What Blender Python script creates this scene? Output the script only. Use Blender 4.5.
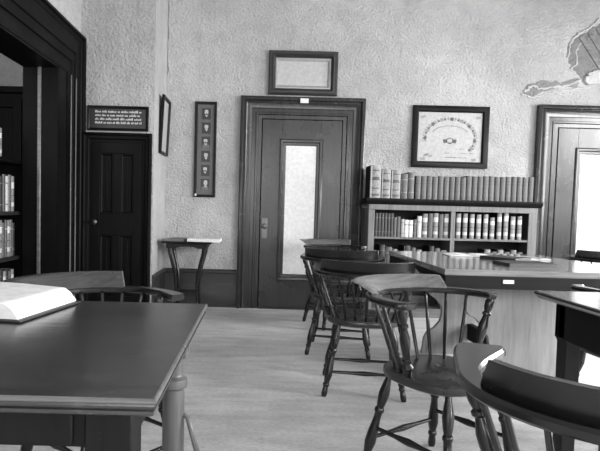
import bpy, bmesh, math, random
from mathutils import Vector, Matrix
random.seed(7)
S = bpy.context.scene
for o in list(bpy.data.objects): bpy.data.objects.remove(o)
C = S.collection
PI = math.pi; R = math.radians

# ------------------------------------------------------------ camera, light, exposure
EYE = 1.07
cd = bpy.data.cameras.new('camera'); cam = bpy.data.objects.new('camera', cd); C.objects.link(cam)
pitch, roll = R(3.0), 0.026
fw = Vector((0, math.cos(pitch), -math.sin(pitch)))
r0 = Vector((1, 0, 0)); u0 = Vector((0, math.sin(pitch), math.cos(pitch)))
rt = r0*math.cos(roll) + u0*math.sin(roll); up = u0*math.cos(roll) - r0*math.sin(roll)
m = Matrix.Identity(4)
for i in range(3):
    m[i][0] = rt[i]; m[i][1] = up[i]; m[i][2] = -fw[i]
m[2][3] = EYE
cam.matrix_world = m
cd.sensor_fit = 'HORIZONTAL'; cd.sensor_width = 36; cd.lens = 550/600*36
cd.shift_x = (300-258)/600; cd.shift_y = (236.8-225.5)/600
cd.clip_start = .02
S.camera = cam

w = bpy.data.worlds.new('sky'); S.world = w; w.use_nodes = True
w.node_tree.nodes['Background'].inputs[0].default_value = (.8, .8, .8, 1)
w.node_tree.nodes['Background'].inputs[1].default_value = 1.2
S.view_settings.view_transform = 'Standard'; S.view_settings.look = 'None'
S.view_settings.gamma = 1; S.view_settings.use_curve_mapping = False
S.view_settings.exposure = -0.38

def area(name, loc, rot, sx, sy, power):
    l = bpy.data.lights.new(name, 'AREA'); l.shape = 'RECTANGLE'; l.size = sx; l.size_y = sy
    l.energy = power; l.color = (1, 1, 1)
    o = bpy.data.objects.new(name, l); C.objects.link(o); o.location = loc; o.rotation_euler = rot
    return o
WIN_Y = (-.9, 1.55, 4.0)          # windows of the right wall
WIN_X = (-.55, 2.1)               # windows of the wall behind
WZ0, WZ1, WW = .6, 2.55, 1.4
for y, p in zip(WIN_Y, (720, 520, 380)):
    area('window_daylight', (4.95, y, (WZ0+WZ1)/2+.1), (0, R(62), 0), WZ1-WZ0, WW, p)
for x, p in zip(WIN_X, (130, 130)):
    area('window_daylight', (x, -2.95, (WZ0+WZ1)/2+.1), (R(64), 0, 0), WW, WZ1-WZ0, p)
area('window_daylight', (-2.6, 1.4, 2.0), (R(90), 0, R(20)), 1.2, 1.6, 65)   # unseen light source in the adjoining room

# ------------------------------------------------------------ materials
def newmat(name):
    mt = bpy.data.materials.new(name); mt.use_nodes = True
    nt = mt.node_tree; b = nt.nodes['Principled BSDF']
    return mt, nt, b
def g(v): return (v, v, v, 1)
def noise(nt, scale, detail=4, rough=.55, stretch=(1, 1, 1), coord='Object'):
    tc = nt.nodes.new('ShaderNodeTexCoord'); mp = nt.nodes.new('ShaderNodeMapping')
    mp.inputs['Scale'].default_value = stretch
    n = nt.nodes.new('ShaderNodeTexNoise'); n.inputs['Scale'].default_value = scale
    n.inputs['Detail'].default_value = detail; n.inputs['Roughness'].default_value = rough
    nt.links.new(tc.outputs[coord], mp.inputs[0]); nt.links.new(mp.outputs[0], n.inputs['Vector'])
    return n.outputs['Fac']
def ramp(nt, fac, stops):
    r = nt.nodes.new('ShaderNodeValToRGB'); e = r.color_ramp.elements
    e[0].position, e[0].color = stops[0][0], g(stops[0][1]); e[1].position, e[1].color = stops[-1][0], g(stops[-1][1])
    for p, v in stops[1:-1]:
        k = e.new(p); k.color = g(v)
    nt.links.new(fac, r.inputs[0]); return r.outputs[0]
def mul(nt, a, b, t='MULTIPLY'):
    n = nt.nodes.new('ShaderNodeMix'); n.data_type = 'RGBA'; n.blend_type = t; n.inputs[0].default_value = 1
    nt.links.new(a, n.inputs[6]); nt.links.new(b, n.inputs[7]); return n.outputs[2]
def bump(nt, b, fac, strength, dist):
    n = nt.nodes.new('ShaderNodeBump'); n.inputs['Strength'].default_value = strength; n.inputs['Distance'].default_value = dist
    nt.links.new(fac, n.inputs['Height']); nt.links.new(n.outputs[0], b.inputs['Normal']); return n
def plain(name, v, rough=.6, spec=.4, metal=0):
    mt, nt, b = newmat(name); b.inputs['Base Color'].default_value = g(v)
    f = noise(nt, 30, 3); c = ramp(nt, f, [(.3, v*.88), (.7, min(1, v*1.1))]); nt.links.new(c, b.inputs['Base Color'])
    b.inputs['Roughness'].default_value = rough; b.inputs['Specular IOR Level'].default_value = spec; b.inputs['Metallic'].default_value = metal
    return mt
def wood(name, v, rough=.35, axis='X', spec=.5, lo=.6, hi=1.45, coat=0, worn=0):
    mt, nt, b = newmat(name)
    st = {'X': (1, 14, 14), 'Y': (14, 1, 14), 'Z': (14, 14, 1)}[axis]
    f = noise(nt, 3.2, 6, .6, st); c = ramp(nt, f, [(.25, v*lo), (.75, v*hi)])
    f2 = noise(nt, 2.3, 4, .6); c2 = ramp(nt, f2, [(.3, .8), (.7, 1.0)]); c = mul(nt, c, c2)
    if worn:
        f3 = noise(nt, 7, 8, .7); c3 = ramp(nt, f3, [(.6, 0), (.78, worn)]); c = mul(nt, c, c3, 'ADD')
    nt.links.new(c, b.inputs['Base Color'])
    rr = ramp(nt, f2, [(.3, rough*.85), (.7, rough*1.25)]); nt.links.new(rr, b.inputs['Roughness'])
    b.inputs['Specular IOR Level'].default_value = spec; b.inputs['Coat Weight'].default_value = coat; b.inputs['Coat Roughness'].default_value = .18
    bump(nt, b, f, .12, .004)
    return mt
def plaster(name, v):
    mt, nt, b = newmat(name)
    f = noise(nt, .9, 6, .65); c = ramp(nt, f, [(.3, v*.78), (.7, v*1.1)])
    f2 = noise(nt, 5, 6, .7); c2 = ramp(nt, f2, [(.3, .84), (.6, 1.0)])
    f3 = noise(nt, 42, 4, .6); c3 = ramp(nt, f3, [(.3, .92), (.6, 1.0)])
    nt.links.new(mul(nt, mul(nt, c, c2), c3), b.inputs['Base Color']); b.inputs['Roughness'].default_value = .85
    b.inputs['Specular IOR Level'].default_value = .2
    a = nt.nodes.new('ShaderNodeMath'); a.operation = 'MULTIPLY_ADD'; nt.links.new(f2, a.inputs[0]); a.inputs[1].default_value = 1.3
    nt.links.new(f3, a.inputs[2])
    bump(nt, b, a.outputs[0], .8, .03)
    return mt
M = {}
M['plaster'] = plaster('stucco_plaster', .48)
M['ceiling'] = plaster('ceiling_plaster', .45)
M['plaster_other'] = plaster('next_room_plaster', .5)
def floor_mat():
    mt, nt, b = newmat('worn_floor')
    f = noise(nt, 2.2, 8, .65, (1, 5, 1)); c = ramp(nt, f, [(.25, .5), (.5, .72), (.75, .88)])
    f2 = noise(nt, 38, 5, .7, (1, 3.5, 1)); c2 = ramp(nt, f2, [(.32, .66), (.6, 1.0)])
    f3 = noise(nt, .8, 4, .6); c3 = ramp(nt, f3, [(.35, .72), (.62, 1.0)])
    nt.links.new(mul(nt, mul(nt, c, c2), c3), b.inputs['Base Color']); b.inputs['Roughness'].default_value = .55
    b.inputs['Specular IOR Level'].default_value = .35
    bump(nt, b, f2, .3, .004); return mt
M['floor'] = floor_mat()
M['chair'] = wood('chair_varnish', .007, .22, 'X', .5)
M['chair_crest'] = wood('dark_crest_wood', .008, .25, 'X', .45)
M['sheen_crest'] = wood('sheen_crest_wood', .12, .22, 'X', .6)  # paler copy of the chair wood, sheen painted into its colour
M['soft_sheen_crest'] = wood('soft_sheen_crest_wood', .05, .25, 'X', .6)  # same chair wood with a weaker painted sheen
M['chair_seat'] = wood('chair_seat_wood', .022, .26, 'Y', .6)
M['table_top'] = wood('table_top_wood', .034, .25, 'X', .42, lo=.5, hi=1.6, worn=.06)
M['table_frame'] = wood('table_frame_wood', .007, .5, 'X', .12, worn=.02)
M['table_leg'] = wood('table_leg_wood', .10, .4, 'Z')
M['worn_highlight_edge'] = wood('worn_highlight_wood', .1, .3, 'X', .5)  # pale tone for a worn edge and for painted highlights
M['scuffed'] = wood('scuffed_wood', .008, .55, 'Z', .12, worn=.4)
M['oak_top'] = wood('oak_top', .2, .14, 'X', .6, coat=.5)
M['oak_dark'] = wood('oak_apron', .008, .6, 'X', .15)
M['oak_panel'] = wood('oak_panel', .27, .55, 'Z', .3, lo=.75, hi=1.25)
M['dark_top'] = wood('dark_desk_top', .03, .16, 'X', .6, coat=.5)
M['dark_desk'] = wood('dark_desk_wood', .007, .5, 'Z', .2)
M['door_wood'] = wood('door_wood', .028, .27, 'Z', .5)
M['trim_wood'] = wood('door_trim_wood', .026, .24, 'Z', .5)
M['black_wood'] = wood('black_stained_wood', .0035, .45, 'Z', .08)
M['base_wood'] = wood('baseboard_wood', .028, .4, 'X', .4)
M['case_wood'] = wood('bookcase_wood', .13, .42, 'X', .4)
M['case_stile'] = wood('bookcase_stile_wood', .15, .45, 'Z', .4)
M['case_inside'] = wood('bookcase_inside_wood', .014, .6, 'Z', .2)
M['frosted'] = plain('frosted_glass', .62, .28, .5)
M['frame_black'] = wood('black_frame', .006, .4, 'X', .15)
M['frame_mid'] = wood('ornate_frame', .022, .35, 'X', .45)
M['frame_gilt'] = plain('gilt_slip', .3, .35)
M['print'] = plain('reflection_print', .4, .3)  # grey stands for the wall reflected in the picture glass
M['mat_board'] = plain('grey_mount_board', .09, .6)
M['photo_dark'] = plain('photograph_dark', .02, .35)
M['photo_light'] = plain('photograph_light', .36, .4)
M['photo_mid'] = plain('photograph_mid', .1, .4)
M['paper'] = plain('paper', .66, .7, .2)
M['aged_paper'] = plain('aged_paper', .4, .5, .3)
M['paper_grey'] = plain('grey_paper', .36, .6, .3)
M['paper_edge'] = plain('browned_page_edges', .09, .7, .2)
M['ink'] = plain('ink', .12, .7, .2)
M['ink_soft'] = plain('soft_ink', .26, .7, .2)
M['cover_dark'] = plain('dark_cover', .025, .45)
M['cover_mid'] = plain('grey_cover', .09, .5)
M['board_sides'] = plain('book_boards', .012, .6, .1)  # near-black sides paint the shade in gaps between books
M['brass'] = plain('old_brass', .12, .35, .5, .9)
M['wire'] = plain('picture_wire', .25, .5)
M['lath'] = wood('bare_lath', .22, .8, 'X', .2)
M['plaster_broken'] = plaster('broken_plaster', .62)
M['plaster_raw'] = plaster('raw_plaster', .27)
M['window_paint'] = plain('window_paint', .5, .4)
def pane():
    mt, nt, b = newmat('window_glass')
    nt.nodes.remove(b); out = nt.nodes['Material Output']
    t = nt.nodes.new('ShaderNodeBsdfTransparent'); gl = nt.nodes.new('ShaderNodeBsdfGlossy'); gl.inputs['Roughness'].default_value = .05
    mx = nt.nodes.new('ShaderNodeMixShader'); mx.inputs[0].default_value = .06
    nt.links.new(t.outputs[0], mx.inputs[1]); nt.links.new(gl.outputs[0], mx.inputs[2]); nt.links.new(mx.outputs[0], out.inputs[0])
    return mt
M['glass'] = pane()
def spine(name, v, bands, rough=.5, fade=.25):
    """book cloth / calf with bands across the spine at given heights (z, half width, value)"""
    mt, nt, b = newmat(name)
    f = noise(nt, 35, 5, .65); c = ramp(nt, f, [(.3, v*(1-fade)), (.7, v*(1+fade))])
    oi = nt.nodes.new('ShaderNodeObjectInfo'); cr = ramp(nt, oi.outputs['Random'], [(0, .7), (1, 1.0)]); c = mul(nt, c, cr)
    tc = nt.nodes.new('ShaderNodeTexCoord'); sp = nt.nodes.new('ShaderNodeSeparateXYZ'); nt.links.new(tc.outputs['Generated'], sp.inputs[0])
    for z, hw, val in bands:
        n = nt.nodes.new('ShaderNodeMath'); n.operation = 'COMPARE'; nt.links.new(sp.outputs['Z'], n.inputs[0])
        n.inputs[1].default_value = z; n.inputs[2].default_value = hw
        mx = nt.nodes.new('ShaderNodeMix'); mx.data_type = 'RGBA'
        nt.links.new(n.outputs[0], mx.inputs[0]); nt.links.new(c, mx.inputs[6]); mx.inputs[7].default_value = g(val); c = mx.outputs[2]
    nt.links.new(c, b.inputs['Base Color']); b.inputs['Roughness'].default_value = rough
    return mt
B = {}
B['calf'] = spine('book_calf', .085, [(.8, .015, .05), (.68, .015, .05), (.12, .02, .06), (.3, .01, .07)])
B['label'] = spine('book_labelled', .2, [(.74, .09, .48), (.45, .015, .06), (.2, .06, .42)])
B['light'] = spine('book_light', .42, [(.8, .02, .12), (.2, .02, .12)])
B['white'] = spine('book_white', .62, [(.72, .05, .3)])
B['dark'] = spine('book_dark', .022, [(.8, .01, .12), (.2, .01, .12)])
B['mid'] = spine('book_mid', .085, [(.76, .02, .2), (.25, .012, .2)])
B['folio'] = spine('book_folio', .24, [(.85, .02, .06), (.6, .05, .05), (.3, .02, .07), (.1, .03, .06)], fade=.45)

# ------------------------------------------------------------ mesh helpers
class MB:
    def __init__(s): s.v = []; s.f = []; s.mi = []
    def add(s, vs, fs, mi=0):
        k = len(s.v); s.v += [tuple(p) for p in vs]
        for f in fs: s.f.append([i+k for i in f]); s.mi.append(mi)
        return s
    def box(s, a, b, mi=0):
        (x0, y0, z0), (x1, y1, z1) = [(min(p), max(p)) for p in zip(a, b)] and (tuple(min(p) for p in zip(a, b)), tuple(max(p) for p in zip(a, b)))
        vs = [(x0,y0,z0),(x1,y0,z0),(x1,y1,z0),(x0,y1,z0),(x0,y0,z1),(x1,y0,z1),(x1,y1,z1),(x0,y1,z1)]
        return s.add(vs, [(0,3,2,1),(4,5,6,7),(0,1,5,4),(1,2,6,5),(2,3,7,6),(3,0,4,7)], mi)
    def lathe(s, p0, p1, prof, n=14, mi=0):
        p0, p1 = Vector(p0), Vector(p1); d = (p1-p0); q = d.normalized().to_track_quat('Z', 'Y'); L = d.length
        rings = []
        for t, r in prof:
            rings.append([p0 + q @ Vector((r*math.cos(2*PI*i/n), r*math.sin(2*PI*i/n), t*L)) for i in range(n)])
        return s.loft(rings, True, True, mi)
    def loft(s, rings, closed=True, caps=True, mi=0):
        n = len(rings[0]); vs = [p for r in rings for p in r]; fs = []
        for j in range(len(rings)-1):
            for i in range(n if closed else n-1):
                a = j*n+i; b = j*n+(i+1) % n; fs.append((a, b, b+n, a+n))
        if caps:
            fs.append(tuple(range(n))[::-1]); fs.append(tuple(range((len(rings)-1)*n, len(rings)*n)))
        return s.add(vs, fs, mi)
    def tube(s, pts, r, n=8, mi=0):
        pts = [Vector(p) for p in pts]; rings = []; u = None
        for i, p in enumerate(pts):
            t = (pts[min(i+1, len(pts)-1)]-pts[max(i-1, 0)]).normalized()
            if u is None: u = t.orthogonal().normalized()
            u = (u - t*u.dot(t)).normalized(); w_ = t.cross(u)
            rr = r[i] if isinstance(r, (list, tuple)) else r
            rings.append([p + (u*math.cos(2*PI*k/n)+w_*math.sin(2*PI*k/n))*rr for k in range(n)])
        return s.loft(rings, True, True, mi)
    def prism(s, poly, f0, mi=0):
        """poly: 2-D outline, f0(u, v, k) -> point for k = 0 / 1"""
        a = [f0(u, v, 0) for u, v in poly]; b = [f0(u, v, 1) for u, v in poly]
        return s.loft([a, b], True, True, mi)
    def mitre(s, u0, u1, v0, v1, prof, f0, closed=True, mi=0):
        """moulding swept round a rectangle; prof = (inset, height); open at the bottom when not closed"""
        rings = []
        for (cu, cv, du, dv) in ([(u0, v0, 1, 1), (u0, v1, 1, -1), (u1, v1, -1, -1), (u1, v0, -1, 1)] if closed else
                                 [(u0, v0, 1, 0), (u0, v1, 1, -1), (u1, v1, -1, -1), (u1, v0, -1, 0)]):
            rings.append([f0(cu+du*i, cv+dv*i, h) for i, h in prof])
        if closed: rings.append(rings[0])
        return s.loft(rings, True, not closed, mi)
    def build(s, name, mat, parent=None, bevel=0, loc=None, sharp=38):
        me = bpy.data.meshes.new(name); me.from_pydata(s.v, [], s.f)
        for mm in (mat if isinstance(mat, (list, tuple)) else [mat]): me.materials.append(mm)
        for p, k in zip(me.polygons, s.mi): p.material_index = k; p.use_smooth = True
        bm = bmesh.new(); bm.from_mesh(me); bmesh.ops.recalc_face_normals(bm, faces=bm.faces); bm.to_mesh(me); bm.free()
        me.set_sharp_from_angle(angle=R(sharp))
        o = bpy.data.objects.new(name, me); C.objects.link(o)
        if parent: o.parent = parent
        if loc: o.location = loc
        if bevel:
            md = o.modifiers.new('bevel', 'BEVEL'); md.width = bevel; md.segments = 2; md.limit_method = 'ANGLE'; md.angle_limit = R(50)
        return o
def tag(o, label, cat, group=None):
    o['label'] = label; o['category'] = cat
    if group: o['group'] = group
    return o
def thing(name, label, cat, loc=(0, 0, 0), rz=0, group=None):
    o = bpy.data.objects.new(name, None); C.objects.link(o); o.location = loc; o.rotation_euler = (0, 0, rz); o.empty_display_size = .1
    return tag(o, label, cat, group)
def sub(child_names, holder):
    """pieces that belong to one part become its children"""
    top = holder.parent
    for ch in list(top.children):
        if ch.name.split('.')[0] in child_names and ch is not holder: ch.parent = holder
def part(top, name): return next(c for c in top.children if c.name.split('.')[0] == name)
def struct(o): o['kind'] = 'structure'; return o
def sempty(name, loc=(0, 0, 0)):
    o = bpy.data.objects.new(name, None); C.objects.link(o); o.location = loc; return struct(o)
def copy_tree(o, parent=None):
    c = o.copy(); C.objects.link(c); c.parent = parent
    for ch in list(o.children): copy_tree(ch, c)
    return c
ORD = ['', 'first', 'second', 'third', 'fourth', 'fifth', 'sixth', 'seventh', 'eighth', 'ninth', 'tenth', 'eleventh', 'twelfth', 'thirteenth',
       'fourteenth', 'fifteenth', 'sixteenth', 'seventeenth', 'eighteenth', 'nineteenth', 'twentieth', 'twenty-first', 'twenty-second', 'twenty-third']

# ------------------------------------------------------------ room shell
XL, XR, YB, YD, YR, ZC = -1.69, 4.6, 5.86, 5.2, -2.6, 3.7
struct(MB().box((-4.2, YR-.2, -.12), (XR+.3, YB+.2, 0)).build('floor', M['floor']))
struct(MB().box((-4.2, YR-.2, ZC), (XR+.3, YB+.2, ZC+.1)).build('ceiling', M['ceiling']))
wall_back = struct(MB().box((-1.0, YB, 0), (XR, YB+.2, ZC)).build('wall_back', M['plaster']))
wb = struct(MB().box((XL-.26, YD, 0), (-1.0, YB+.2, ZC)).build('wall_alcove', M['plaster']))
# left wall with a broad cased opening into the next room
OY0, OY1, OZ = 1.6, 4.6, 2.2
mb = MB().box((XL-.26, OY1, 0), (XL, YD, ZC)).box((XL-.26, YR, 0), (XL, OY0, ZC)).box((XL-.26, OY0, OZ), (XL, OY1, ZC))
struct(mb.build('wall_left', M['plaster']))
struct(MB().box((-4.2, YB-.12, 0), (XL-.26, YB+.2, ZC)).build('wall_next_room', M['plaster_other']))
struct(MB().box((-4.2, YR-.2, 0), (-4.0, YB-.12, ZC)).build('wall_next_room_side', M['plaster_other']))
struct(MB().box((-4.2, YR-.2, 0), (XL-.26, YR, ZC)).build('wall_next_room_rear', M['plaster_other']))
# right wall and the wall behind, pierced by windows
def pierced(name, along, cs, lo, hi, f):
    mb = MB(); e = lo
    for c in cs:
        mb.box(f(e, 0, 0), f(c-WW/2, .2, ZC)); mb.box(f(c-WW/2, 0, 0), f(c+WW/2, .2, WZ0)); mb.box(f(c-WW/2, 0, WZ1), f(c+WW/2, .2, ZC)); e = c+WW/2
    mb.box(f(e, 0, 0), f(hi, .2, ZC)); struct(mb.build(name, M['plaster']))
fr = lambda a, d, z: (XR+d, a, z)
fb = lambda a, d, z: (a, YR-d, z)
pierced('wall_right', 'Y', WIN_Y, YR, YB, fr)
pierced('wall_rear', 'X', WIN_X, XL, XR, fb)
k = 1
for f, cs in ((fr, WIN_Y), (fb, WIN_X)):
    for c in cs:
        e = sempty('window_%d' % k, f(c, .1, WZ0)); k += 1
        ox, oy, oz = e.location
        L = lambda a, d, z: tuple(p-q for p, q in zip(f(a, d, z), (ox, oy, oz)))
        mb = MB()
        for a0, a1, z0, z1 in ((-WW/2, -WW/2+.07, WZ0, WZ1), (WW/2-.07, WW/2, WZ0, WZ1), (-WW/2, WW/2, WZ0, WZ0+.09), (-WW/2, WW/2, WZ1-.07, WZ1),
                               (-WW/2, WW/2, (WZ0+WZ1)/2-.03, (WZ0+WZ1)/2+.03), (-.015, .015, WZ0, WZ1)):
            mb.box(L(c+a0, .06, z0), L(c+a1, .11, z1))
        struct(mb.build('window_frame', M['window_paint'], e))
        struct(MB().box(L(c-WW/2+.03, .083, WZ0+.03), L(c+WW/2-.03, .087, WZ1-.03)).build('window_pane', M['glass'], e))
# plaster fallen off the back wall, with lath showing
bp = sempty('wall_damage', (2.72, YB, 2.3)); q = lambda x, z, h: (x-2.72, -h, z-2.3)
def blob(pts, h, mat, name, jag=.02):
    rnd = random.Random(name+str(h)); out = []
    n = len(pts)
    for i in range(n):
        a, b = pts[i], pts[(i+1) % n]
        for t in (0, .25, .5, .75):
            out.append((a[0]+(b[0]-a[0])*t+rnd.uniform(-jag, jag), a[1]+(b[1]-a[1])*t+rnd.uniform(-jag, jag)))
    mb = MB(); cx = sum(p[0] for p in out)/len(out); cz = sum(p[1] for p in out)/len(out)
    r1 = [q(x, z, -.004) for x, z in out]; r2 = [q(x+(cx-x)*.06, z+(cz-z)*.06, h) for x, z in out]
    r3 = [q(x+(cx-x)*.5, z+(cz-z)*.5, h*rnd.uniform(.6, 1.2)) for x, z in out]
    mb.loft([r1, r2, r3]); return struct(mb.build(name, mat, bp))
blob([(2.73, 2.36), (2.80, 2.46), (2.98, 2.49), (3.2, 2.47), (3.36, 2.52), (3.30, 2.44), (3.05, 2.39), (2.83, 2.31)], .006, M['plaster_raw'], 'bare_patch')
blob([(3.19, 2.70), (3.19, 2.86), (3.34, 2.99), (3.52, 3.11), (3.75, 3.1), (3.75, 2.5), (3.5, 2.52), (3.36, 2.52), (3.28, 2.58)], .006, M['plaster_raw'], 'bare_patch')
mb = MB()
for i in range(5): 
    t = i*.085; mb.prism([(3.3+t, 2.93+t*.55), (3.335+t, 2.95+t*.55), (3.62+t, 2.55+t*.55), (3.585+t, 2.53+t*.55)], lambda u, v, kk: q(u, v, .004+kk*.012))
struct(mb.build('lath_strips', M['lath'], bp))
mb = MB(); rnd = random.Random(3)
def ridge(pts, r):
    o = []
    for a, b in zip(pts, pts[1:]):
        for t in (0, .2, .4, .6, .8): o.append((a[0]+(b[0]-a[0])*t+rnd.uniform(-.01, .01), a[1]+(b[1]-a[1])*t+rnd.uniform(-.01, .01)))
    mb.tube([q(x, z, .006) for x, z in o], [r*rnd.uniform(.3, .9) for _ in o], 7)
ridge([(2.76, 2.36), (2.84, 2.43), (2.9, 2.40), (3.05, 2.41), (3.2, 2.44), (3.36, 2.5)], .017)
ridge([(2.74, 2.33), (2.84, 2.30), (2.98, 2.34), (3.1, 2.36), (3.25, 2.4), (3.5, 2.42)], .012)
ridge([(3.24, 2.93), (3.30, 2.98), (3.38, 3.02), (3.5, 3.13), (3.7, 3.15)], .02)
ridge([(3.20, 2.72), (3.21, 2.86), (3.24, 2.93)], .012)
ridge([(3.23, 2.62), (3.30, 2.66), (3.28, 2.8), (3.33, 2.9)], .014)
ridge([(2.73, 2.99), (2.85, 3.0), (3.0, 3.02), (3.08, 3.03)], .006)
ridge([(3.35, 3.1), (3.5, 3.12), (3.7, 3.13)], .008)
struct(mb.build('plaster_ridges', M['plaster_broken'], bp))
blob([(3.36, 2.5), (3.42, 2.58), (3.52, 2.6), (3.62, 2.58), (3.62, 2.46), (3.4, 2.45)], .035, M['plaster_broken'], 'loose_plaster', .012)
mb = MB(); rnd = random.Random(5)
ridge([(-.985, 3.3), (-.99, 3.1), (-.985, 2.9), (-.99, 2.7), (-.985, 2.5), (-.99, 2.3)], .012)
c_ = sempty('wall_corner_patch', (2.72, YB, 2.3)); struct(mb.build('plaster_crack', M['plaster'], c_))

# baseboards
def base(name, pts):
    prof = [(0, 0), (.028, 0), (.028, .17), (.022, .185), (.022, .36), (.034, .37), (.034, .39), (.012, .405), (0, .405)]
    rings = []
    for (x, y, nx, ny) in pts: rings.append([(x+nx*d, y+ny*d, z) for d, z in prof])
    struct(MB().loft(rings).build(name, M['base_wood']))
base('baseboard_back', [(-1.0, YB, 1, -1), (-.222, YB, 0, -1)])
base('baseboard_return', [(-1.0, YD, 1, 0), (-1.0, YB, 1, -1)])
base('baseboard_right', [(1.09, YB, 0, -1), (2.9, YB, 0, -1)])

# ------------------------------------------------------------ doors
CAS = [(0, 0), (0, .06), (.018, .07), (.035, .07), (.045, .045), (.062, .052), (.075, .04), (.12, .036), (.125, .026), (.16, .026), (.166, .036), (.182, .036), (.19, .02), (.225, .018), (.235, .004), (.235, 0)]
def big_door(n, x0, x1, top, knob):
    f = lambda u, v, h: (u-x0, -h, v)
    e = sempty('door_%d' % n, (x0, YB, 0))
    MB().mitre(x0, x1, 0, top, CAS, f, False).build('door_casing', M['trim_wood'], e)
    a0, a1, t = x0+.235, x1-.235, top-.235
    g0, g1, h0, h1 = a0+.26, a1-.27, .38, t-.275
    mb = MB()
    mb.box(f(a0, .012, .001), f(g0-.05, t, .024)).box(f(g1+.05, .012, .001), f(a1, t, .024))
    mb.box(f(g0-.05, h1+.05, .001), f(g1+.05, t, .024)).box(f(g0-.05, .012, .001), f(g1+.05, h0-.05, .024))
    dl = mb.build('door_leaf', M['door_wood'], e, .002)
    MB().mitre(g0-.075, g1+.075, h0-.075, h1+.075, [(0, .023), (0, .034), (.012, .04), (.03, .036), (.04, .022), (.06, .02), (.068, .008), (.078, .006), (.078, .001), (.02, .001)], f).build('glass_moulding', M['trim_wood'], e)
    MB().box(f(g0-.02, h0-.02, .002), f(g1+.02, h1+.02, .008)).build('frosted_pane', M['frosted'], e)
    MB().box(f(a0-.01, 0, .001), f(a1+.01, .012, .05)).build('threshold', M['base_wood'], e)
    if knob:
        kx, kz = knob
        MB().box(f(kx-.03, kz-.1, .024), f(kx+.03, kz+.12, .029)).build('knob_plate', M['brass'], e, .003)
        MB().lathe(f(kx, kz+.03, .028), f(kx, kz+.03, .085), [(0, .012), (.45, .011), (.55, .02), (.75, .028), (.95, .022), (1, .008)]).build('door_knob', M['brass'], e)
        MB().box(f(x0+.62, top-.065, .062), f(x0+.705, top-.018, .072)).build('number_card', M['paper'], e)
big_door(1, -.215, 1.09, 2.238, (.065, .85))
big_door(2, 2.9, 4.2, 2.225, None)
# small panelled door in the alcove
f = lambda u, v, h: (u+1.66, -h, v)
e = sempty('door_3', (-1.66, YD, 0))
MB().mitre(-1.66, -1.015, 0, 1.735, [(0, 0), (0, .05), (.02, .055), (.03, .04), (.055, .035), (.065, .02), (.09, .016), (.09, 0)], f, False).build('door_casing', M['black_wood'], e)
mb = MB(); a0, a1, t = -1.57, -1.105, 1.645; mid = (a0+a1)/2
mb.box(f(a0+.01, .02, .001), f(a1-.01, t-.01, .010))
for u0_, u1_, v0_, v1_ in ((a0, a0+.075, .01, t), (a1-.075, a1, .01, t), (mid-.035, mid+.035, .2, .78), (mid-.035, mid+.035, .98, t-.1), (a0+.075, a1-.075, t-.1, t), (a0+.075, a1-.075, .78, .98), (a0+.075, a1-.075, .01, .2)):
    mb.box(f(u0_, v0_, .001), f(u1_, v1_, .028))
for u0_, u1_ in ((a0+.075, mid-.035), (mid+.035, a1-.075)):
    for v0_, v1_ in ((.2, .78), (.98, t-.1)): mb.mitre(u0_, u1_, v0_, v1_, [(0, .009), (0, .026), (.012, .024), (.022, .012), (.022, .009)], f); mb.box(f(u0_+.05, v0_+.05, .009), f(u1_-.05, v1_-.05, .02))
mb.build('door_leaf', M['black_wood'], e, .003)
MB().lathe(f(a0+.04, .9, .028), f(a0+.04, .9, .08), [(0, .01), (.5, .009), (.6, .02), (.85, .024), (1, .008)]).build('door_knob', M['brass'], e)
# cased opening in the left wall
f = lambda u, v, h: (h, u, v)
e = sempty('trim_1', (XL, 0, 0))
OC = [(0, 0), (0, .05), (.02, .055), (.04, .055), (.05, .035), (.09, .03), (.1, .022), (.27, .022), (.28, .032), (.30, .032), (.31, .02), (.4, .018), (.41, .028), (.43, .028), (.44, .014), (.58, .012), (.6, .018), (.6, 0)]
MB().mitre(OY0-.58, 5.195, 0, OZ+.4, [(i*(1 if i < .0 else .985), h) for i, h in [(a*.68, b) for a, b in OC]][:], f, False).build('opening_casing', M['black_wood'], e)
mb = MB(); gx = lambda x: x-XL
mb.box((-.001, 4.78, 0), (.014, OY1-.001, OZ)).box((-.001, 1.3, 0), (.014, OY0, OZ))
mb.box((-.275, OY1-.022, 0), (.012, OY1, OZ)).box((-.275, OY0, 0), (.012, OY0+.022, OZ)).box((-.275, OY0, OZ-.022), (.012, OY1, OZ))
mb.box((-.001, 1.3, OZ-.001), (.014, 4.8, OZ+.02))
mb.build('jamb_lining', M['black_wood'], e)
MB().box((-.15, OY1-.042, 0), (-.12, OY1-.022, OZ-.022)).build('door_stop', M['worn_highlight_edge'], e, .006)  # pale wood paints the highlight line down the jamb
for y, hh in ((4.842, .033), (4.98, .03)): MB().lathe((hh, y, .0), (hh, y, OZ-.02), [(0, .006), (1, .006)], 8).build('highlight_bead', M['table_leg'], e)  # pale strips painting the highlights along the casing

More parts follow.
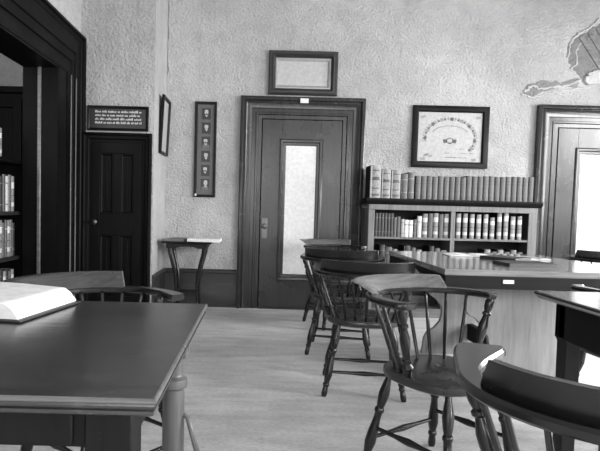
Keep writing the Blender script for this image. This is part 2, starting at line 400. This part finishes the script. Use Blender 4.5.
# ------------------------------------------------------------ bookcase against the back wall
BX0, BX1, BYF, BYB = 1.105, 2.80, 5.53, 5.85
bc = thing('bookcase', 'wide low wooden bookcase of bound volumes between the two tall doors', 'bookcase', (BX0, BYF, 0))
bx = lambda a, b: MB().box(tuple(p-q_ for p, q_ in zip(a, (BX0, BYF, 0))), tuple(p-q_ for p, q_ in zip(b, (BX0, BYF, 0))))
for x in (BX0, BX1-.03): bx((x, BYF+.02, 0), (x+.03, BYB, 1.10)).build('side_panel', M['case_wood'], bc, .002)
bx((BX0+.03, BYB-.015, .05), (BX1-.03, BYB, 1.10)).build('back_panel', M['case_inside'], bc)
pr = [(0, 0), (-.01, 0), (-.02, .012), (-.035, .02), (-.045, .03), (-.05, .045), (-.05, .06), (0, .06)]
MB().loft([[(x, d, 1.14+z) for d, z in pr] + [(x, BYB-BYF, 1.2), (x, BYB-BYF, 1.14)] for x in (-.035, BX1-BX0+.03)]).build('top_board', M['frame_black'], bc, .002)
bx((BX0, BYF-.002, 1.085), (BX1, BYF+.02, 1.14)).build('frieze_rail', M['case_stile'], bc, .003)
for x0, x1 in ((BX0, BX0+.062), (BX1-.085, BX1)): bx((x0, BYF, 0), (x1, BYF+.02, 1.085)).build('face_stile', M['case_stile'], bc, .003)
bx((1.934, BYF, .09), (1.978, BYB-.016, 1.085)).build('divider', M['case_stile'], bc, .002)
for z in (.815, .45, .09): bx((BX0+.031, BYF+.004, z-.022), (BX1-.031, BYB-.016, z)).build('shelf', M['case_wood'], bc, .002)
bx((BX0+.06, BYF+.01, 0), (BX1-.08, BYF+.03, .068)).build('plinth', M['case_wood'], bc, .002)

def book_mesh(w_, h, d, rnd_=.35, name='bound_book', mats=None, bands=False):
    """spine toward -Y, standing on z = 0"""
    mb = MB(); n = 7; c = .0035; out = []
    for i in range(n):
        a = PI*i/(n-1); out.append((-w_/2*math.cos(a), -w_*rnd_*math.sin(a)*.55))
    out += [(w_/2, d), (w_/2-c, d), (w_/2-c, .008), (-w_/2+c, .008), (-w_/2+c, d), (-w_/2, d)]
    mb.prism(out, lambda u, v, kk: (u, v+w_*rnd_*.55, kk*h), 0)
    mb.box((-w_/2+c, .006, .004), (w_/2-c, d-.004, h-.006), 1)
    for sx in (-1, 1): mb.box((sx*w_/2, w_*rnd_*.55+.003, 0), (sx*(w_/2+.0008), d, h), 2)
    if bands:
        for z in (.12, .32, .55, .78): mb.prism([(p[0]*1.03, p[1]*1.12) for p in out[:n]], lambda u, v, kk: (u, v+w_*rnd_*.55, h*z+kk*.008), 0)
    return mb
def put_book(w_, h, d, style, loc, label, group, rz=0, lean=0, bands=False):
    o = book_mesh(w_, h, d, bands=bands).build('bound_book', [B[style], M['paper_grey'], M['board_sides']])
    o.location = loc; o.rotation_euler = (0, lean, rz)
    return tag(o, label, 'book', group)
TZ, TG = 1.2, 'bound volumes on top of the bookcase'
x = 1.108; i = 0
fol = [(.112, .325, 'folio', 'huge ribbed folio volume at the left end on top of the bookcase'),
       (.092, .29, 'folio', 'thick pale mottled volume beside the huge folio on top of the bookcase'),
       (.095, .285, 'folio', 'third thick pale volume from the left on top of the bookcase'),
       (.066, .25, 'mid', 'dark volume just right of the three thick folios on the bookcase top'),
       (.062, .265, 'mid', 'dark volume, fifth from the left end on the bookcase top')]
for w_, h, st, lb in fol:
    put_book(w_, h, .24, st, (x+w_/2, 5.52, TZ), lb, TG, bands=True); x += w_+.004
x += .005
n = 21; pw = (2.745-x)/n
for i in range(n):
    h = .232+(.012 if i > 8 else 0)+random.uniform(-.004, .004)
    put_book(pw-.002, h, .2, 'calf', (x+pw*(i+.5), 5.515, TZ), '%s volume from left in the uniform calf set atop the bookcase' % ORD[i+1], TG)
# middle shelf, left bay
MG = 'books on the middle shelf'
def row(x, z, specs, phrase, group, y=5.555, depth=.2):
    for k_, (w_, h, st, gap) in enumerate(specs):
        put_book(w_, h, depth, st, (x+w_/2, y, z), '%s, %s from left, %s' % ({'dark': 'dark slim book', 'mid': 'dark grey book', 'calf': 'calf bound volume', 'light': 'pale book', 'white': 'whitish book', 'label': 'volume with light spine labels', 'folio': 'mottled tall volume'}[st], ORD[k_+1], phrase), group); x += w_+gap
Ls = [(.030, .235+.003*(k_ % 2), 'dark', .0015) for k_ in range(6)] + [(.032, .20, 'calf', .002), (.036, .205, 'calf', .006), (.034, .18, 'light', .002), (.04, .175, 'white', .002), (.044, .172, 'white', .002), (.034, .18, 'mid', .006), (.046, .215, 'white', .008)] + [(.050, .24+.004*(k_ % 3), 'calf' if k_ % 2 else 'label', .004) for k_ in range(5)]
row(1.176, .815, Ls, 'middle shelf left half', MG)
Rs = []
for k_, h in enumerate((.25, .252, .25, .246, .25, .22, .275, .285, .235, .24)): Rs.append((.046, h, 'label', .0245 if k_ % 2 else .021))
row(2.0, .815, Rs, 'middle shelf right half', MG)
row(1.18, .45, [(.05+.008*(k_ % 3), .22+.02*((k_*3) % 4), ('calf', 'dark', 'mid', 'label')[k_ % 4], .004) for k_ in range(12)], 'lower shelf left half', 'books on the lower shelf')
row(2.3, .45, [(.06, .26-.02*(k_ % 2), ('label', 'mid')[k_ % 2], .006) for k_ in range(6)], 'lower shelf right half', 'books on the lower shelf')

# ------------------------------------------------------------ bookcase in the next room, seen through the opening
FX = -2.0
b2 = thing('bookcase', 'dark bookcase of old volumes seen through the cased opening at left', 'bookcase', (FX, 3.3, 0))
b_ = lambda a, b: MB().box(tuple(p-q_ for p, q_ in zip(a, (FX, 3.3, 0))), tuple(p-q_ for p, q_ in zip(b, (FX, 3.3, 0))))
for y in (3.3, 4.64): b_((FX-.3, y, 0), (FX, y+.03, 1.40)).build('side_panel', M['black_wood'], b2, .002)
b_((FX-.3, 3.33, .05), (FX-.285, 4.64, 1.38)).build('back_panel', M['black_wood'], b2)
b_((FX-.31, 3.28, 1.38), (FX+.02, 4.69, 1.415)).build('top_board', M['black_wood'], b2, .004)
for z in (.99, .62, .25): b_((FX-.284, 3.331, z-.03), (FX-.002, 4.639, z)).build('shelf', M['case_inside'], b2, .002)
rnd = random.Random(11)
for z, hh, nm in ((1.415, .24, 'top of the bookcase'), (.99, .31, 'upper shelf'), (.62, .31, 'middle shelf'), (.25, .29, 'lower shelf')):
    y = 4.05; k_ = 1; end = 4.42 if z > 1.4 else 4.63
    while y < end-.06:
        w_ = rnd.uniform(.038, .06); st = rnd.choice(['calf', 'label', 'light', 'mid', 'dark', 'label'])
        put_book(w_, hh*rnd.uniform(.86, 1.0), .2, st, (FX-.03, y+w_/2, z), '%s book from left, %s beyond the opening' % (ORD[k_], nm), 'books in the next room', PI/2)
        y += w_+.004; k_ += 1
cab = thing('tall_cupboard', 'tall dark cupboard in the next room below the patch of bare wall', 'cupboard', (-3.2, 5.3, 0))
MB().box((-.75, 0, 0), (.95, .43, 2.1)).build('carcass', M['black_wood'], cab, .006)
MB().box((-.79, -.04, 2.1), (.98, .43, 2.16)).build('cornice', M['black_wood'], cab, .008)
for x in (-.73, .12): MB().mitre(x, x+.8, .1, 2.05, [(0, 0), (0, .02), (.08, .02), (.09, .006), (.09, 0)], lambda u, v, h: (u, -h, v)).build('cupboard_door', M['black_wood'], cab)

# ------------------------------------------------------------ pictures on the walls
def wallp(name, label, x, z, y): return thing(name, label, 'picture', (x, y, z))
ff = lambda u, v, h: (u, -h, v)
def wires(par, w_, h, top):
    for sx in (-1, 1):
        MB().tube([(sx*w_/2*.8, -.012, h), (sx*w_/2*.66, -.006, h+top)], .0012, 5).build('hanging_wire', M['wire'], par)
# landscape frame standing on the door casing
p = wallp('picture_frame', 'ornate dark frame with a grey print above the middle door', .428, 2.26, YB-.005)
MB().mitre(-.36, .36, 0, .455, [(0, .002), (0, .035), (.012, .045), (.03, .042), (.045, .05), (.06, .038), (.07, .02), (.07, .002)], ff).build('frame', M['frame_mid'], p)
MB().mitre(-.29, .29, .07, .385, [(0, .004), (0, .02), (.012, .024), (.03, .012), (.034, .004)], ff).build('slip', M['frame_gilt'], p)
MB().box((-.265, -.006, .1), (.265, -.001, .36)).build('print', M['print'], p)
# certificate
p = wallp('framed_certificate', 'ornamental certificate in a flat black frame above the bookcase', 1.995, 1.545, YB-.005)
MB().mitre(-.4, .4, 0, .645, [(0, .001), (0, .03), (.008, .034), (.052, .03), (.06, .022), (.066, .008), (.066, .001)], ff).build('frame', M['frame_black'], p)
MB().box((-.34, -.006, .06), (.34, -.001, .59)).build('certificate_paper', M['aged_paper'], p)
mb = MB(); rnd = random.Random(2); cx, cz = 0, .29
def stroke(u, v, l, t, a, mi): 
    ca, sa = math.cos(a), math.sin(a)
    mb.prism([(u+ca*i-sa*j, v+sa*i+ca*j) for i, j in ((-l, -t), (l, -t), (l, t), (-l, t))], lambda uu, vv, kk: ff(uu, vv, .006+kk*.0006), mi)
for i in range(30):
    a = R(188)-R(225)*i/29; s_ = .8+.5*(i % 3 == 1)
    stroke(cx+.262*math.cos(a), cz+.2*math.sin(a)+.02, .014*s_, .012*s_, a+PI/2+rnd.uniform(-.4, .4), 0 if i % 2 else 1)
    stroke(cx+.285*math.cos(a), cz+.215*math.sin(a)+.02, .007, .01, a+rnd.uniform(-.4, .4), 1)
for i in range(22): 
    a = R(160)-R(140)*i/21; stroke(cx+.19*math.cos(a), cz+.06+.09*math.sin(a), .008, .006, rnd.uniform(-.6, .6), 1)
for i in range(14):
    a = 2*PI*i/14; stroke(cx+.035*math.cos(a), cz-.005+.026*math.sin(a), .01, .007, a+PI/2, 0 if (i in (0, 1, 13, 6, 7, 8, 10, 11)) else 1)
stroke(-.055, cz-.01, .014, .02, .3, 0); stroke(.055, cz-.01, .014, .02, -.3, 0)
for i in range(26):
    stroke(rnd.uniform(-.05, .26), .11+.045*rnd.randint(0, 2), rnd.uniform(.008, .02), .0035, .12, 1)
for u in (-.24, -.2, -.25): stroke(u, rnd.uniform(.1, .25), .025, .008, .25, 1)
for u, v in ((-.29, .53), (.29, .53), (.26, .09), (-.28, .09)): stroke(u, v, .025, .014, .2, 1)
mb.build('engraving', [M['ink'], M['ink_soft']], p)
# row of six portraits
p = wallp('portrait_frame', 'tall narrow black frame holding six small portraits', -.58, 1.17, YB-.005)
W2, HH = .115, 1.0
MB().mitre(-W2, W2, 0, HH, [(0, .001), (0, .022), (.006, .026), (.024, .022), (.028, .008), (.028, .001)], ff).build('frame', M['frame_black'], p)
MB().box((-W2+.02, -.006, .02), (W2-.02, -.001, HH-.02)).build('mount', M['mat_board'], p)
for i in range(6):
    z = .075+i*.148; u0_ = .005
    mb = MB(); mb.box((u0_-.046, -.0085, z), (u0_+.046, -.006, z+.118), 0)
    ell = lambda cu, cv, ru, rv, n_=16, a0_=0, a1_=2*PI: [(cu+ru*math.cos(a0_+(a1_-a0_)*j/n_), cv+rv*math.sin(a0_+(a1_-a0_)*j/n_)) for j in range(n_)]
    P = lambda poly, h, mi: mb.prism(poly, lambda uu, vv, kk: ff(uu, vv, h+kk*.0005), mi)
    dx = (.004, -.003, .003, -.004, .002, 0)[i]
    P([(u0_-.04, z+.002), (u0_+.04, z+.002), (u0_+.034, z+.03), (u0_+.015+dx, z+.045), (u0_-.015+dx, z+.045), (u0_-.036, z+.03)], .0088, 2 if i in (0, 3) else 0)
    P([(u0_+dx-.016, z+.046), (u0_+dx+.017, z+.046), (u0_+dx+.002, z+.024)], .0096, 1)
    P(ell(u0_+dx, z+.074, .02, .027), .0102, 1)
    P(ell(u0_+dx, z+.09, .0205, .013, 12, 0, PI), .0108, 1 if i in (0, 5) else 0)
    if i in (1, 3, 5): P(ell(u0_+dx, z+.056, .012, .010), .0108, 2)
    mb.build('portrait_photograph', [M['photo_dark'], M['photo_light'], M['photo_mid']], p)
MB().box((-.1, -.0265, .012), (-.082, -.0255, .034)).build('paper_tab', M['paper'], p)
wires(p, .2, HH, 1.45)
# motto over the small door
p = wallp('motto_sign', 'dark framed motto with four pale text lines above the small door', -1.335, 1.755, YD-.005)
MB().mitre(-.285, .285, 0, .23, [(0, .001), (0, .02), (.008, .024), (.02, .018), (.026, .008), (.026, .001)], ff).build('frame', M['frame_black'], p)
MB().box((-.27, -.006, .015), (.27, -.001, .215)).build('text_panel', M['cover_dark'], p)
mb = MB(); rnd = random.Random(9)
for ln in range(4):
    u = -.215; v = .168-ln*.034
    while u < .212:
        for _ in range(rnd.randint(2, 7)):
            if u > .212: break
            hgt = rnd.choice([.012, .012, .02, .016]); wd = .0075
            for du in (0, .0045): mb.box(ff(u+du, v, .006), ff(u+du+.0034, v+hgt, .0068))
            mb.prism([(u, v+hgt-.003), (u+wd, v+hgt-.001), (u+wd, v+hgt+.002), (u, v+hgt)], lambda uu, vv, kk: ff(uu, vv, .006+kk*.0008))
            u += .0115
        u += .009
mb.build('lettering', M['paper'], p)
wires(p, .5, .23, 1.7)
MB().tube([(0, -.014, .23), (.0, -.016, .245), (.006, -.016, .25), (.01, -.014, .24)], .003, 6).build('hook', M['brass'], p)
# picture on the return of the alcove, leaning out on its wire
p = thing('picture_frame', 'dark framed picture seen nearly edge-on at the alcove corner', 'picture', (-.995, 5.62, 1.585)); p.rotation_euler = (0, R(2.6), 0)
fx = lambda u, v, h: (h, u, v)
MB().mitre(-.2, .2, 0, .57, [(0, .001), (0, .022), (.008, .028), (.024, .024), (.032, .01), (.032, .001)], fx).build('frame', M['frame_black'], p)
MB().box((.001, -.18, .02), (.006, .18, .55)).build('print', M['print'], p)

for p in [o for o in C.objects if o.type == 'EMPTY' and o.get('category') == 'picture']:
    ks = [c.name.split('.')[0] for c in p.children]
    sub(('slip', 'hanging_wire', 'hook', 'paper_tab'), part(p, 'frame'))
    if 'engraving' in ks: sub(('engraving',), part(p, 'certificate_paper'))
    if 'lettering' in ks: sub(('lettering',), part(p, 'text_panel'))
    if 'mount' in ks: sub(('portrait_photograph',), part(p, 'mount'))

# ------------------------------------------------------------ small stand with papers by the wall
st = thing('side_stand', 'small dark stand with four bowed legs against the wall', 'stand', (-.705, 5.58, 0))
mb = MB()
pl = [(-.23, -.19), (.23, -.19), (.245, -.17), (.245, .17), (.23, .19), (-.23, .19), (-.245, .17), (-.245, -.17)]
mb.prism(pl, lambda u, v, kk: (u, v, .70+kk*.02)).build('top', M['table_frame'], st, .005)
mb = MB()
ap = [(-.2, .70), (.2, .70), (.2, .655), (.12, .65), (.06, .67), (0, .672), (-.06, .67), (-.12, .65), (-.2, .655)]
for y in (-.165, .145): mb.prism(ap, lambda u, v, kk: (u, y+kk*.02, v))
for x in (-.2, .18): mb.box((x, -.145, .655), (x+.02, .145, .70))
mb.build('apron', M['dark_desk'], st, .002)
for sx in (-1, 1):
    for sy in (-1, 1):
        pts = [(sx*.175, sy*.14, .69), (sx*.165, sy*.14, .60), (sx*.14, sy*.125, .5), (sx*.115, sy*.11, .40), (sx*.105, sy*.1, .28), (sx*.108, sy*.1, .14), (sx*.118, sy*.11, .03), (sx*.13, sy*.12, .0)]
        MB().tube(pts, [.019, .018, .017, .016, .014, .012, .012, .014], 10).build('leg', M['chair'], st)
MB().box((-.12, -.11, .19), (.12, .11, .205)).build('shelf', M['chair'], st, .003)
def sheet(name, pts, z0, z1, mat, label, cat, group=None, mats=None):
    mb = MB().prism(pts, lambda u, v, kk: (u, v, z0+(z1-z0)*kk)); return tag(mb.build(name, mat), label, cat, group)
sheet('magazine', [(-.935, 5.41), (-.74, 5.42), (-.67, 5.72), (-.86, 5.72)], .7205, .742, M['cover_mid'], 'dark magazine on the left side of the small stand', 'magazine')
sheet('loose_paper', [(-.70, 5.43), (-.38, 5.40), (-.37, 5.66), (-.64, 5.72)], (.7205), .752, M['paper'], 'pale pile of loose sheets overhanging the right side of the small stand', 'paper')

# ------------------------------------------------------------ captain's chairs
LEG = [(0, .012), (.06, .013), (.10, .016), (.20, .022), (.30, .018), (.34, .0145), (.36, .0195), (.385, .0195), (.40, .015), (.46, .015), (.60, .021), (.70, .023), (.78, .017), (.81, .0145), (.825, .019), (.85, .019), (.865, .014), (.91, .016), (.96, .017), (1, .013)]
POST = [(0, .013), (.08, .013), (.13, .021), (.17, .023), (.2, .017), (.22, .0125), (.24, .019), (.27, .019), (.29, .013), (.36, .015), (.48, .019), (.58, .02), (.68, .014), (.71, .0125), (.73, .018), (.76, .018), (.78, .0125), (.85, .018), (.92, .019), (1, .012)]
def make_chair(tip, wide, outer, post_y, crest, slant, lean_, ch, RZ0, crest_mat):
    RZ1 = RZ0+.026
    t = thing('captain_chair', '', 'chair')
    # seat
    mb = MB(); N = 36
    def outline(k_):
        o = []
        for i in range(N):
            a = 2*PI*i/N; cx, sy = math.cos(a), math.sin(a)
            e = 2/2.6; xx = .228*abs(cx)**e*(1 if cx > 0 else -1); yy = .212*abs(sy)**e*(1 if sy > 0 else -1)
            xx *= 1 + .05*(yy/.212)
            o.append((xx*k_, yy*k_))
        return o
    rings = []
    for k_, z in ((.90, .402), (.985, .412), (1.0, .425), (.995, .437), (.965, .444)): rings.append([(x, y, z) for x, y in outline(k_)])
    for k_, z in ((.85, .441), (.6, .434), (.3, .432), (.05, .433)): rings.append([(x, y, z+(.006 if y > .12*k_ and k_ < .9 and abs(x) < .03 else 0)) for x, y in outline(k_)])
    mb.loft(rings).build('seat', M['chair_seat'], t)
    # bow of the arms
    path = []
    for i in range(13): path.append((.285-.03*(1-i/12)**2, tip-tip*i/12, -1, 0, i/12*tip))
    for i in range(1, 29):
        a = PI*i/28; path.append((.285*math.cos(a), -.285*math.sin(a), -math.cos(a), math.sin(a), 9))
    for i in range(1, 13): path.append((-.285+.03*(i/12)**2, tip*i/12, 1, 0, tip-tip*i/12))
    rings = []
    for (x, y, nx, ny, s) in path:
        wi, wo = .024, .030
        if s < tip:
            q_ = 1-s/tip; sm = q_*q_*(3-2*q_); wi += wide*sm; wo += outer*sm
        if s < .022: kx = .88+.12*s/.022; wi *= kx; wo *= kx
        sec = [(-wo, .007), (-wo, .019), (-wo+.007, .026), (wi-.007, .026), (wi, .019), (wi, .007), (wi-.007, 0), (-wo+.007, 0)]
        rings.append([(x+nx*d, y+ny*d, RZ0+z) for d, z in sec])
    mb = MB().loft(rings); mb.build('arm_rail', M['chair'], t)
    # flared crest
    rings = []; n = 26
    for i in range(n+1):
        u = i/n*2-1; sec = []
        for v, lean in ((0, 0), (.35, .27*lean_), (.7, .6*lean_), (1, lean_)):
            a = R(90)+u*R(crest-slant*v); r = .276+lean; sec.append(((r+.012)*math.cos(a), -(r+.012)*math.sin(a), RZ1-.003+v*ch))
        for v, lean in ((1, lean_), (.7, .6*lean_), (.35, .27*lean_), (0, 0)):
            a = R(90)+u*R(crest-slant*v); r = .276+lean; sec.append(((r-.012)*math.cos(a), -(r-.012)*math.sin(a), RZ1-.003+v*ch))
        rings.append(sec)
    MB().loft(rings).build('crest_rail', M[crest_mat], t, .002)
    for i in range(9):
        a = R(90)+R(72)*(i-4)/4
        b = (.188*math.cos(a), -.178*math.sin(a), .436); tp = (.283*math.cos(a), -.283*math.sin(a), RZ0+.006)
        MB().lathe(b, tp, [(0, .0065), (.4, .0085), (1, .006)], 8).build('spindle', M['chair'], t)
    for sx in (-1, 1):
        MB().lathe((sx*.205, post_y, .436), (sx*.283, post_y+.02, RZ0+.006), POST).build('arm_post', M['chair'], t)
        for sy in (-1, 1): MB().lathe((sx*.15, sy*.14, .41), (sx*.225, sy*.205, 0), LEG).build('leg', M['chair'], t)
        p0 = Vector((sx*.15, -.14, .41)).lerp(Vector((sx*.225, -.205, 0)), .55); p1 = Vector((sx*.15, .14, .41)).lerp(Vector((sx*.225, .205, 0)), .55)
        MB().lathe(p0, p1, [(0, .008), (.3, .009), (.5, .015), (.7, .009), (1, .008)], 10).build('stretcher', M['chair'], t)
    for sy, tt in ((-1, .66), (1, .72)):
        p0 = Vector((-.15, sy*.14, .41)).lerp(Vector((-.225, sy*.205, 0)), tt); p1 = Vector((.15, sy*.14, .41)).lerp(Vector((.225, sy*.205, 0)), tt)
        MB().lathe(p0, p1, [(0, .008), (.3, .009), (.5, .014), (.7, .009), (1, .008)], 10).build('stretcher', M['chair'], t)
    return t
CG = "captain's chairs of the reading room"
SHORT, LONG, LOW = 0, 1, 2     # arms ending at their posts / long flat arms with broad ends / low back, arms a little past the posts
CHAIRS = [(SHORT, (.755, 2.18), (.57, -.82), 'dark spindle captain chair turned to the camera before the big reading table'),
          (LONG, (.65, 3.28), (.13, .99), 'dark captain chair, back to the camera, just behind the turned one'),
          (LONG, (.64, 4.16), (.2, .98), 'second dark captain chair along the left side of the big reading table'),
          (SHORT, (.74, 5.1), (.35, -.94), 'farthest dark captain chair, beside the bookcase and the glazed door'),
          (LONG, (3.0, 4.7), (.35, .94), 'dark captain chair partly seen behind the right end of the big table'),
          (SHORT, (1.83, 2.63), (0, 1), 'dark captain chair between the desk at right and the big reading table'),
          (LONG, (.755, 1.13), (.32, .95), 'nearest captain chair with broad curved back at the lower right corner'),
          (LOW, (-.6, 2.12), (.78, -.62), 'dark captain chair beyond the table at left, its bright back rail showing')]
protos = [None]*3
for k, c, F_, lb in CHAIRS:
    if protos[k] is None: o = protos[k] = make_chair(*((.045, .006, .004, 0, 55, 6, .085, .048, .712, 'sheen_crest'), (.27, .05, .022, -.04, 70, 13, .026, .07, .695, 'chair_crest'), (.16, .02, .006, 0, 56, 6, .085, .06, .685, 'soft_sheen_crest'))[k])
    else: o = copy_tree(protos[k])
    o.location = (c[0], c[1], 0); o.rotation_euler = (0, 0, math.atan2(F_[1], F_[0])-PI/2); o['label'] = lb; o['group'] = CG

# ------------------------------------------------------------ tables
def top_board(mb, x0, x1, y0, y1, z1, prof):
    """moulded slab: prof = (inset, z below top) from the top edge down"""
    rings = [[(x0+i, y0+i, z1-d), (x1-i, y0+i, z1-d), (x1-i, y1-i, z1-d), (x0+i, y1-i, z1-d)] for i, d in prof]
    return mb.loft(rings)
# table at left front
X0, X1, Y0, Y1 = -1.45, -.155, .862, 1.745
lt = thing('library_table', 'dark scratched table filling the lower left, white ledger on it', 'table', (X0, Y0, 0))
L = lambda x, y, z: (x-X0, y-Y0, z)
top_board(MB(), 0, X1-X0, 0, Y1-Y0, .76, [(.006, 0), (.006, .0095), (.004, .0096), (.003, .013), (.005, .017), (.013, .018), (.013, .021), (.006, .022), (.006, .028), (.012, .032)]).build('tabletop', M['table_top'], lt, sharp=30)
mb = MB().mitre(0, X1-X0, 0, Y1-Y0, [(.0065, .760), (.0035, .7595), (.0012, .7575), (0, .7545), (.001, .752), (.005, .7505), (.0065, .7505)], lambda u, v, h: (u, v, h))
mb.build('edge_moulding', M['worn_highlight_edge'], lt)  # paler than the top: wear plus a painted window highlight
ax0, ax1, ay0, ay1 = X0+.05, X1-.05, Y0+.05, Y1-.05
mb = MB()
for a, b in (((ax0+.07, ay1-.03, .655), (ax1-.07, ay1-.005, .729)), ((ax0+.005, ay0+.07, .655), (ax0+.03, ay1-.07, .729)), ((ax1-.03, ay0+.07, .655), (ax1-.005, ay1-.07, .729)), ((ax0+.07, ay0+.005, .655), (ax1-.08, ay0+.03, .729))):
    mb.box(L(*a), L(*b))
mb.build('apron', M['table_frame'], lt, .002)
fr_ = MB().box(L(ax0+.5, ay0-.004, .662), L(ax1-.10, ay0+.004, .722)).build('drawer_front', M['scuffed'], lt, .003)
TL = [(0, .036), (.01, .03), (.03, .026), (.08, .027), (.1, .026), (.115, .04), (.135, .042), (.155, .04), (.165, .031), (.2, .033), (.7, .034), (.85, .026), (.88, .034), (.91, .034), (.94, .022), (1, .024)]
for x in (ax0, ax1-.08):
    for y in (ay0, ay1-.08):
        mb = MB().box(L(x, y, .615), L(x+.08, y+.08, .728)).lathe(L(x+.04, y+.04, .616), L(x+.04, y+.04, 0), TL, 22)
        mb.build('leg', M['table_leg'] if y > ay0 else M['scuffed'], lt, .003)
mb = MB().tube([L(ax1-.01, ay1-.045, .435), L(ax1+.005, ay1-.05, .425), L(ax1+.02, ay1-.055, .38), L(ax1+.05, ay1-.06, .28), L(ax1+.07, ay1-.065, .15), L(ax1+.075, ay1-.065, 0)], [.006, .007, .009, .01, .01, .012], 8)
mb.build('brace', M['table_leg'], lt)
# ledger lying open on it
ld = thing('open_ledger', 'thick white open ledger lying on the table at left', 'book', (-.545, 1.70, .761), R(-10))
# local: x negative to the left; spine along y
NP = 16
def page_block(x0, x1, flip):
    out = []
    for i in range(NP+1):
        t = i/NP; x = x0+(x1-x0)*t
        h = .012+.042*math.sin(min(1, (t if flip else 1-t)*7)*PI/2)*(.85+.15*math.cos(t*2)) if True else 0
        out.append((x, h))
    return [(x0, .006)] + out + [(x1, .006)]
MB().prism(page_block(-.30, -.012, False), lambda u, v, kk: (u, -.31+kk*.30, v)).build('pages', M['paper'], ld, .002)
MB().prism(page_block(-.60, -.302, True), lambda u, v, kk: (u, -.31+kk*.30, v)).build('pages', M['paper'], ld, .002)
MB().box((-.61, -.318, 0), (0, -.002, .006)).build('cover', M['cover_dark'], ld, .002)
# big reading table
X0, X1, Y0, Y1 = 1.035, 2.2, 3.02, 4.33
ct = thing('reading_table', 'large oak reading table with magazines and scrolled end boards', 'table', (X0, Y0, 0))
top_board(MB(), 0, X1-X0, 0, Y1-Y0, .76, [(.004, 0), (0, .004), (0, .03), (.004, .034)]).build('tabletop', M['oak_top'], ct)
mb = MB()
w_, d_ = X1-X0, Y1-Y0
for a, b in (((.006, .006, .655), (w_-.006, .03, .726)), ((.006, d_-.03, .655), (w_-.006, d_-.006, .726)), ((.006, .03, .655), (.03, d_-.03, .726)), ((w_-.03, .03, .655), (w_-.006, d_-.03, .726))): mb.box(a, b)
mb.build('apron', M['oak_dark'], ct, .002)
MB().box((.325, .001, .688), (.385, .0058, .708)).build('card_holder', M['paper'], ct)
half_n = [(.36, .655), (.36, .58), (.365, .52), (.352, .475), (.335, .455), (.31, .447), (.285, .425), (.255, .385), (.22, .33), (.205, .26), (.22, .18), (.27, .12), (.34, .08), (.36, .04), (.36, 0)]
half_f = [(.34, .655), (.34, .53), (.31, .45), (.26, .415), (.225, .37), (.215, .31), (.23, .25), (.27, .2), (.32, .17), (.345, .12), (.35, .06), (.36, 0)]
cxp = .585
for y, hf in ((.26, half_n), (1.10, half_f)):
    poly = [(cxp-a, z) for a, z in hf] + [(cxp+a, z) for a, z in hf[::-1]]
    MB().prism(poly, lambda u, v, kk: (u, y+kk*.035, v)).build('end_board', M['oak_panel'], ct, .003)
MB().box((cxp-.02, .295, .12), (cxp+.02, 1.10, .24)).build('stretcher', M['oak_dark'], ct, .003)
# reading matter on it
tz = .7605
def magazine(name, label, loc, rz, w_, d_, mats, opened):
    t = thing(name, label, 'magazine' if opened else 'book', loc, rz)
    if opened:
        for s in (-1, 1):
            pts = [(0, .003), (s*w_*.08, .010), (s*w_*.2, .013), (s*w_*.35, .011), (s*w_*.5, .004), (s*w_*.5, .0015), (0, .0015)]
            MB().prism(pts, lambda u, v, kk: (u, -d_/2+kk*d_, v)).build('page', mats[0], t)
        MB().box((-w_*.505, -d_*.505, 0), (w_*.505, d_*.505, .0015)).build('cover', mats[1], t)
    else:
        MB().box((-w_/2+.004, -d_/2+.003, .003), (w_/2-.003, d_/2-.003, .017)).build('pages', M['paper_edge'], t)
        mb = MB().box((-w_/2, -d_/2, 0), (w_/2, d_/2, .003)).box((-w_/2, -d_/2, .017), (w_/2, d_/2, .020)).box((-w_/2, -d_/2, .002), (-w_/2+.004, d_/2, .018))
        mb.build('cover', mats[1], t)
    return t
magazine('open_magazine', 'open pale magazine lying far back on the big table', (1.555, 4.02, tz), R(-4), .34, .22, (M['paper'], M['cover_dark']), True)
magazine('closed_book', 'dark flat book near the middle of the big table', (1.70, 3.76, tz), R(35), .20, .26, (None, M['cover_dark']), False)
magazine('open_magazine', 'pale magazine lying right of the dark flat book', (1.90, 3.86, tz), R(20), .22, .2, (M['paper_grey'], M['cover_mid']), True)
magazine('closed_book', 'dark long volume lying nearest the front edge of the big table', (1.64, 3.37, tz), R(5), .30, .2, (None, M['cover_dark']), False)
# desk at right
X0, X1, Y0, Y1 = 1.145, 2.6, 1.33, 2.255
rd = thing('desk', 'dark desk with glossy top at the right edge behind the nearest chair', 'table', (X0, Y0, 0))
top_board(MB(), 0, X1-X0, 0, Y1-Y0, .76, [(.004, 0), (0, .004), (0, .012), (.006, .018), (.010, .026), (.018, .03)]).build('tabletop', M['dark_top'], rd)
w_, d_ = X1-X0, Y1-Y0
mb = MB()
for a, b in (((.06, .06, .585), (w_-.06, .085, .73)), ((.06, d_-.085, .585), (w_-.06, d_-.06, .73)), ((.06, .085, .585), (.085, d_-.085, .73)), ((w_-.085, .085, .585), (w_-.06, d_-.085, .73))): mb.box(a, b)
mb.build('apron', M['dark_desk'], rd, .002)
for x in (.062, w_-.13):
    for y in (.062, d_-.13):
        MB().prism([(x-.002, .729), (x+.07, .729), (x+.07, .59), (x+.066, .57), (x+.062, 0), (x+.01, 0), (x+.006, .57), (x-.002, .59)], lambda u, v, kk: (u, y+kk*.066, v)).build('leg', M['dark_desk'], rd, .003)
